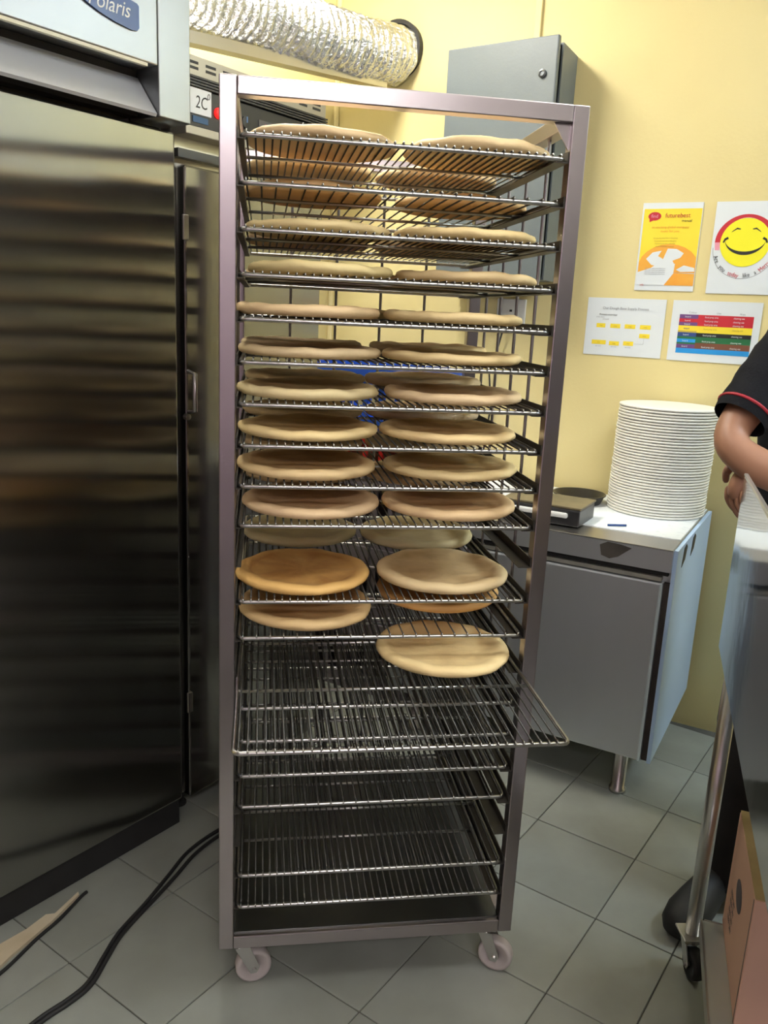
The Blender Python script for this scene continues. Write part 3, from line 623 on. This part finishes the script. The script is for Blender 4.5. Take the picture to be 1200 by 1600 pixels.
# face
for sx in (-1, 1):
    e_ = obj('eye', lathe(bmesh.new(), [(0, -.011), (.008, -.008), (.011, 0), (.008, .008), (0, .011)], 14), mat('eye_white', (.7, .7, .68), .2, noise=((.66, .66, .64), 9, .3, .7)), body, True); e_.location = (1.08+sx*.031, 1.966, 1.682)
    obj('iris', lathe(bmesh.new(), [(0, .0), (.005, 0), (.004, .002), (0, .0025)], 12), HAIR, e_).location = (0, -.0105, 0)
    er = obj('ear', skin_mesh('ear', [(1.08+sx*.079, 2.05, 1.65), (1.08+sx*.087, 2.06, 1.675), (1.08+sx*.085, 2.062, 1.70)], [(0, 1), (1, 2)], [.012, .016, .013], 0, 1), SKIN, body)
    bw = obj('eyebrow', tube(bmesh.new(), [(1.08+sx*.016, 1.956, 1.703), (1.08+sx*.032, 1.957, 1.708), (1.08+sx*.048, 1.966, 1.702)], .004, 6), HAIR, body, True)
obj('nose', skin_mesh('nose', [(1.08, 1.958, 1.69), (1.08, 1.944, 1.665), (1.08, 1.938, 1.648), (1.08, 1.952, 1.642)], [(0, 1), (1, 2), (2, 3)], [.008, .010, .013, .009], 0, 1), SKIN, body)
obj('mouth', tube(bmesh.new(), [(1.055, 1.972, 1.612), (1.07, 1.964, 1.611), (1.08, 1.963, 1.612), (1.09, 1.964, 1.611), (1.105, 1.972, 1.612)], .005, 6), mat('lips', (.28, .10, .08), .5, noise=((.25, .09, .07), 9, .3, .7)), body, True)
obj('hair', skin_mesh('hair', [(1.08, 2.115, 1.66), (1.08, 2.10, 1.73), (1.08, 2.055, 1.775), (1.08, 2.0, 1.765)], [(0, 1), (1, 2), (2, 3)], [(.075, .05), (.088, .06), (.085, .055), (.06, .03)], 1, 2), HAIR, g)
# shirt: trunk and two sleeves ending in clean hems
bm = bmesh.new()
tube(bm, [(1.13, 2.11, .88), (1.13, 2.11, .90), (1.125, 2.11, 1.02), (1.12, 2.11, 1.14), (1.115, 2.105, 1.26), (1.105, 2.10, 1.36), (1.095, 2.09, 1.43), (1.09, 2.085, 1.475), (1.088, 2.08, 1.505)], 0, 28,
     radii=[(.118, .160), (.122, .166), (.118, .160), (.114, .156), (.120, .168), (.118, .176), (.100, .160), (.075, .115), (.055, .060)])
shirt = obj('shirt', bm, SHIRT, g, True)
def sleeve(p0, p1, p2, nm, r0=.080, r1=.070, r2=.066):
    bm = bmesh.new(); P0, P1, P2 = Vector(p0), Vector(p1), Vector(p2); ps = []; rr = []
    for i in range(13):
        t = i/12; p = P0*(1-t)**2+P1*2*t*(1-t)+P2*t*t; ps.append(p); rr.append(r0*(1-t)+r2*t+.002*math.sin(i*1.9))
    axl = (ps[-1]-ps[-2]).normalized()
    tube(bm, ps, 0, 22, cap=False, radii=rr)
    ps2 = [ps[-1], ps[-1]-axl*.001]; tube(bm, [ps[-1], ps[-1]-axl*.03], 0, 22, cap=False, radii=[rr[-1], rr[-1]-.006])
    s = obj('sleeve', bm, SHIRT, shirt, True)
    c = ps[-1]-axl*.026
    bm = bmesh.new(); up_ = Vector((0, 0, 1)); a = up_.cross(axl).normalized(); b = axl.cross(a).normalized()
    tube(bm, [c+(a*math.cos(q)+b*math.sin(q))*(r2+.0015) for q in [2*math.pi*k/32 for k in range(32)]], .0042, 6, closed=True)
    obj('sleeve_piping', bm, PIPING, shirt, True)
sleeve((1.0, 2.065, 1.45), (.93, 2.04, 1.375), (.845, 1.992, 1.258), 'r')
sleeve((1.185, 2.075, 1.45), (1.26, 2.07, 1.38), (1.267, 2.045, 1.265), 'l')
obj('collar', tube(bmesh.new(), [Vector((1.087+.062*math.cos(q), 2.078+.058*math.sin(q), 1.505+.012*math.sin(q))) for q in [2*math.pi*k/24 for k in range(24)]], .012, 8, closed=True), SHIRT, shirt, True)
bm = bmesh.new()
tube(bm, [(1.13, 2.115, .97), (1.13, 2.115, .90), (1.13, 2.115, .82), (1.13, 2.11, .76)], 0, 24, radii=[(.115, .155), (.12, .162), (.118, .158), (.085, .12)])
tube(bm, smooth3([(1.045, 2.11, .84), (1.02, 2.03, .62), (.982, 1.945, .42), (.966, 1.92, .24), (.958, 1.905, .055)]), 0, 20, radii=[.102-.028*k/16+.003*math.sin(k*2.1) for k in range(17)])
tube(bm, smooth3([(1.215, 2.11, .84), (1.22, 2.10, .62), (1.225, 2.10, .42), (1.225, 2.115, .24), (1.225, 2.13, .055)]), 0, 20, radii=[.102-.028*k/16+.003*math.sin(k*1.7) for k in range(17)])
obj('trousers', bm, TROUS, g, True)
for (hx, hy), (tx, ty) in (((.955, 1.930), (.758, 1.728)), ((1.225, 2.17), (1.21, 1.91))):
    d_ = Vector((tx-hx, ty-hy, 0)); n_ = d_.normalized()
    bm = bmesh.new(); ps = []; rr = []
    for t, hgt, wd_ in ((-.12, .034, .026), (-.06, .052, .036), (.12, .056, .040), (.32, .052, .043), (.55, .046, .050), (.75, .041, .053), (.90, .034, .046), (.98, .024, .030)):
        ps.append(Vector((hx, hy, hgt+.001))+d_*t); rr.append((wd_, hgt))
    tube(bm, ps, 0, 18, radii=rr)
    obj('shoe', bm, BLACKR, g, True)

# ------------------------------------------------------------------ the rack
RT = rad(8.74); RO = Vector((-.309, 1.496, 0))
eu = Vector((math.cos(RT), math.sin(RT), 0)); ev = Vector((-math.sin(RT), math.cos(RT), 0))
RW, RD, RZ0, RZ1, PT = .649, .705, .1223, 1.843, .030
def rp_(u, v, z): return RO+eu*u+ev*v+Vector((0, 0, z))
rack = empty('bakery_rack', RO, RT, 'tall wheeled steel bakery rack full of pizza bases on wire shelves', 'rack')
for u in (0, RW-PT):
    for v in (0, RD-PT): obj('post', B(u, u+PT, v, v+PT, RZ0, RZ1, bev=.002), RACKM, rack)
for z in (RZ0, RZ1-PT):
    for v in (0, RD-PT): obj('cross_bar', B(PT+.0003, RW-PT-.0003, v, v+PT, z, z+PT, bev=.002), RACKM, rack)
    for u in (0, RW-PT): obj('side_bar', B(u, u+PT, PT+.0003, RD-PT-.0003, z, z+PT, bev=.002), RACKM, rack)
obj('base_pan', B(.0305, RW-.0305, .012, RD-.012, RZ0+PT+.0005, RZ0+PT+.003), mat('pan_steel_dark', (.17, .175, .17), .4, 1, noise=((.12, .125, .12), 5, .3, .7)), rack)
for s_, u in ((1, RW-PT), (-1, PT)):
    bm = bmesh.new(); q = [(u, RZ1-PT), (u-s_*.03, RZ1-PT), (u, RZ1-PT-.045)]
    a = [bm.verts.new((x, .012, z)) for x, z in q]; b = [bm.verts.new((x, .015, z)) for x, z in q]
    bm.faces.new(a); bm.faces.new(b)
    for i in range(3): bm.faces.new((a[i], b[i], b[(i+1) % 3], a[(i+1) % 3]))
    if s_ > 0: obj('gusset', bm, RACKM, rack)
    else: bm.free()
Z1, DZ, NS = 1.7519, .0764, 21
RR = .0042
def slot(k): return Z1-DZ*(k-1)
LED = mat('ledge_steel_shaded', (.075, .068, .056), .5, .5, noise=((.05, .045, .038), 6, .3, .7))  # dark colour stands in for the shade on the side ledges
lm = {}
for sd in (-1, 1):
    bm = bmesh.new()
    box(bm, 0, .026 if sd > 0 else .011, 0, RD-.01, -.002, 0); box(bm, 0, .002, 0, RD-.01, 0, .018)
    if sd > 0: bmesh.ops.scale(bm, vec=(-1, 1, 1), verts=bm.verts[:]); bmesh.ops.reverse_faces(bm, faces=bm.faces[:])
    me = bpy.data.meshes.new('ledge'); bm.to_mesh(me); bm.free(); me.materials.append(LED); lm[sd] = me
for k in range(1, NS+1):
    for sd in (-1, 1):
        o = bpy.data.objects.new('ledge', lm[sd]); C.objects.link(o); o.parent = rack
        o.location = (PT+.0003 if sd < 0 else RW-PT-.0003, .005, slot(k)-RR-.0002)
wm_ = {}
GWIRE = mat('guard_wire_steel', (.36, .34, .35), .4, 1, noise=((.28, .26, .27), 20, .4, .8))
def upright(u, v):
    if 'm' not in wm_:
        bm = bmesh.new(); cyl(bm, (0, 0, RZ0+PT), (0, 0, RZ1-PT), .0036, 8); bmesh.ops.recalc_face_normals(bm, faces=bm.faces[:])
        me = bpy.data.meshes.new('guard_wire'); bm.to_mesh(me); bm.free(); me.materials.append(GWIRE); wm_['m'] = me
    o = bpy.data.objects.new('guard_wire', wm_['m']); C.objects.link(o); o.parent = rack; o.location = (u, v, 0)
for k in range(1, 5):
    upright(PT+(RW-2*PT)*k/5, RD-.008); upright(.018, PT+(RD-2*PT)*k/5); upright(RW-.018, PT+(RD-2*PT)*k/5)
caster(rack, .045, .045, RZ0, rad(8), NYLON, .040); caster(rack, RW-.045, .045, RZ0, rad(-30), NYLON, .040)
caster(rack, .045, RD-.045, RZ0, rad(60), NYLON, .040); caster(rack, RW-.045, RD-.045, RZ0, rad(120), NYLON, .040)

# wire shelves
GU0, GU1, GD = .0335, .6155, .690
gw = GU1-GU0
def grid_meshes(nw):
    bm = bmesh.new(); c = .012; p = []
    for cx_, cy_, a0 in ((gw-RR-c, RR+c, 270), (gw-RR-c, GD-RR-c, 0), (RR+c, GD-RR-c, 90), (RR+c, RR+c, 180)):
        for a in range(a0, a0+91, 30): p.append((cx_+c*math.cos(rad(a)), cy_+c*math.sin(rad(a)), 0))
    tube(bm, p, RR, 8, closed=True)
    for i in range(nw):
        x = .012+(gw-.024)*i/(nw-1); tube(bm, [(x, -.0008, .0030), (x, -.0010, .0056), (x, .0012, .0074), (x, .008, .0072)], .0014, 5)
    bmesh.ops.recalc_face_normals(bm, faces=bm.faces[:]); f = bpy.data.meshes.new('shelf_frame'); bm.to_mesh(f); bm.free(); f.materials.append(WIRE)
    bm = bmesh.new()
    for i in range(nw):
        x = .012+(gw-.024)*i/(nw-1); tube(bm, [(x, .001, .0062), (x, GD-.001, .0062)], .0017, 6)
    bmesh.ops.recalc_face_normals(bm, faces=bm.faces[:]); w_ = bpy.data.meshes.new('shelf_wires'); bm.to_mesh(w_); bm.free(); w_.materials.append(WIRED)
    bm = bmesh.new(); cyl(bm, (RR*1.6, 0, .0008), (gw-RR*1.6, 0, .0008), .0034, 8); bmesh.ops.recalc_face_normals(bm, faces=bm.faces[:]); b_ = bpy.data.meshes.new('shelf_bar'); bm.to_mesh(b_); bm.free(); b_.materials.append(WIRE)
    for me in (f, w_, b_):
        for q in me.polygons: q.use_smooth = True
    return f, w_, b_
dense = grid_meshes(38); sparse = grid_meshes(22)
ordn = ['', 'first', 'second', 'third', 'fourth', 'fifth', 'sixth', 'seventh', 'eighth', 'ninth', 'tenth', 'eleventh', 'twelfth', 'thirteenth', 'fourteenth', 'fifteenth', 'sixteenth', 'seventeenth', 'eighteenth', 'nineteenth']
present = [1, 2, 3, 4, 5, 6, 7, 8, 9, 10, 12, 13, 14, 15, 16, 17, 18, 20, 21]
front = {2: .004, 13: .003, 14: -.300, 15: .006, 16: .012, 17: .008, 18: .016}
rank = {}
for i, k in enumerate(present):
    rank[k] = i+1
    full = 'loaded with pizza bases' if k <= 12 else ('with two pizza bases' if k == 13 else 'without pizza bases')
    lb_ = f'chrome wire shelf {full}, {ordn[i+1]} from the top of the rack'
    if k == 14: lb_ = 'chrome wire shelf pulled far out of the rack, one pizza base on it'
    if i == len(present)-1: lb_ = 'empty chrome wire shelf, lowest one in the rack'
    s_ = empty('wire_shelf', rp_(GU0, front.get(k, 0), slot(k)), RT, lb_, 'shelf', 'wire shelves in the bakery rack')
    f, w_, b_ = sparse if k in (2, 13, 18) else dense
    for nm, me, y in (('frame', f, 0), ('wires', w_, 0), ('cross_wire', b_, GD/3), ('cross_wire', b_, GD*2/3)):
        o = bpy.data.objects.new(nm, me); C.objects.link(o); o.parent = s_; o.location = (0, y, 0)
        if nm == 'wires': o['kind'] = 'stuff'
# pizza bases
def pizza_mesh(seed):
    r = random.Random(seed); ph = [r.uniform(0, 6.28) for _ in range(6)]; am = [r.uniform(.3, 1) for _ in range(6)]
    th = r.uniform(.82, .98)
    prof = [(0, 0), (.09, .0), (.126, .0), (.136, .0025), (.1415, .008), (.1425, .0135), (.140, .0195), (.133, .0235), (.124, .0240), (.115, .0215), (.106, .0180), (.085, .0172), (.05, .0180), (0, .0185)]
    prof = [(a, z*th) for a, z in prof]
    def wob(t, rad_, z): 
        w_ = 1+.010*am[0]*math.sin(2*math.pi*2*t+ph[0])+.007*am[1]*math.sin(2*math.pi*3*t+ph[1])+.004*am[2]*math.sin(2*math.pi*7*t+ph[2])
        return w_
    bm = lathe(bmesh.new(), prof, 48, wob)
    for v in bm.verts:
        a = math.atan2(v.co.y, v.co.x); d = v.co.xy.length/.1425
        if v.co.z > .004: v.co.z += d*(.0018*am[3]*math.sin(3*a+ph[3])+.0014*am[4]*math.sin(8*a+ph[4])+.0008*math.sin(13*a+ph[5]))+(1-d)*.0012*math.sin(v.co.x*60+ph[1])
    bmesh.ops.recalc_face_normals(bm, faces=bm.faces[:]); me = bpy.data.meshes.new('pizza_base'); bm.to_mesh(me); bm.free(); me.materials.append(PIZZA)
    for p in me.polygons: p.use_smooth = True
    return me
PM = [pizza_mesh(s) for s in range(8)]
fr = {1: ((.183, .150), (.483, .150)), 2: ((.176, .270), (.492, .300)), 3: ((.183, .175), (.470, .150)), 4: ((.188, .150), (.483, .170)), 5: ((.166, .148), (.458, .150)),
 6: ((.172, .165), (.460, .155)), 7: ((.168, .148), (.468, .148)), 8: ((.171, .146), (.460, .148)), 9: ((.170, .150), (.474, .165)), 10: ((.180, .150), (.472, .146)), 12: ((.168, .147), (.468, .147)), 13: ((.175, .150), (.483, .245)), 14: (None, (.466, .085))}
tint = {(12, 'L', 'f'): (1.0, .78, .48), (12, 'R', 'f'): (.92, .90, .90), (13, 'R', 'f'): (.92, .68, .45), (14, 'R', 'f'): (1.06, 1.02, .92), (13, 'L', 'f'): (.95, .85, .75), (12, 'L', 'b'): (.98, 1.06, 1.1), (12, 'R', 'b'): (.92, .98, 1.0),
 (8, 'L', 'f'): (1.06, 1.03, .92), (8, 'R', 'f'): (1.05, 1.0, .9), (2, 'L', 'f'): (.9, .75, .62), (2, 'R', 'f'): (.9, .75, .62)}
bake_shade = {(12, 'R', 'f'): .35, (14, 'R', 'f'): .05, (12, 'L', 'b'): .2, (12, 'R', 'b'): .2, (12, 'L', 'f'): .7, (13, 'R', 'f'): .9}  # top darkening per base: baking and shelf shade together
def pizza(k, side, row, u, v):
    o = bpy.data.objects.new('pizza_base', random.choice(PM)); C.objects.link(o)
    o.location = rp_(u, v, slot(k)+.0084); o.rotation_euler = (0, 0, random.uniform(0, 6.28)); s_ = .996; u = min(max(u, .1765), .4725)
    o.scale = (s_, s_, random.uniform(.97, 1.05))
    t = tint.get((k, side, row)) or tuple(random.uniform(.94, 1.0)*q for q in (1, random.uniform(.93, 1.0), random.uniform(.86, 1.0)))
    o.color = (*t, bake_shade.get((k, side, row), .55))
    tone = 'browned' if t[2] < .7 else 'pale'
    where = {'f': 'front', 'b': 'back'}[row]+' '+{'L': 'left', 'R': 'right'}[side]
    lb_ = f'{tone} pizza base at the {where} of the {ordn[rank[k]]} wire shelf from the top'
    if k == 14: lb_ = 'lone pale pizza base on the pulled-out wire shelf'
    tag(o, lb_, 'pizza base', 'pizza bases on the rack')
for k, (l_, r_) in fr.items():
    for side, p in (('L', l_), ('R', r_)):
        if p is None: continue
        pizza(k, side, 'f', *p)
        if k <= 12:
            if k == 2: continue
            bu, bv = (.174+random.uniform(-.006, .006), .455) if side == 'L' else (.464+random.uniform(-.004, .008), .455)
            pizza(k, side, 'b', bu, max(bv+random.uniform(0, .03), p[1]+.298))

# ------------------------------------------------------------------ things on the floor
pth = [(-.72, 1.30), (-.666, 1.407), (-.625, 1.46), (-.597, 1.511), (-.588, 1.59), (-.577, 1.667), (-.540, 1.779), (-.510, 1.878), (-.482, 1.973), (-.430, 2.062), (-.36, 2.14), (-.25, 2.20), (-.10, 2.24)]
def smooth(p, n=6):
    out = []
    for i in range(len(p)-1):
        p0 = Vector(p[max(i-1, 0)]); p1 = Vector(p[i]); p2 = Vector(p[i+1]); p3 = Vector(p[min(i+2, len(p)-1)])
        for k in range(n):
            t = k/n; out.append(.5*((2*p1)+(p2-p0)*t+(2*p0-5*p1+4*p2-p3)*t*t+(3*p1-p0-3*p2+p3)*t**3))
    out.append(Vector(p[-1])); return out
g = empty('floor_cable', (0, 0, 0), 0, 'black double power cable snaking over the tiles beside the rack', 'cable')
c1 = smooth(pth)
for off_ in (-1, 1):
    pts = []
    for i, p in enumerate(c1):
        s_ = .0052+.006*max(0, math.sin(i*.11+2.5))
        q = c1[min(i+1, len(c1)-1)]-c1[max(i-1, 0)]; q.normalize(); pts.append((p.x-q.y*s_*off_, p.y+q.x*s_*off_, .0056))
    obj('strand', tube(bmesh.new(), pts, .005, 8), BLACKR, g, True)
g = empty('cardboard_scrap', (0, 0, 0), 0, 'torn tan cardboard scrap on the floor under the fridge edge', 'cardboard')
out = [(-.95, 1.50), (-.845, 1.602), (-.80, 1.66), (-.775, 1.71), (-.755, 1.715), (-.728, 1.795), (-.722, 1.785), (-.735, 1.745), (-.752, 1.69), (-.775, 1.635), (-.80, 1.575), (-.815, 1.528), (-.90, 1.43)]
obj('sheet', prism(bmesh.new(), out, .001, .009), CARDF, g)
g = empty('appliance_cord', (0, 0, 0), 0, 'thin dark cord along the edge of the cardboard scrap', 'cord')
obj('strand', tube(bmesh.new(), [(p.x, p.y, .0052) for p in smooth([(-.88, 1.40), (-.805, 1.52), (-.765, 1.635), (-.738, 1.70), (-.716, 1.78), (-.708, 1.80)])], .0042, 8), BLACKR, g, True)
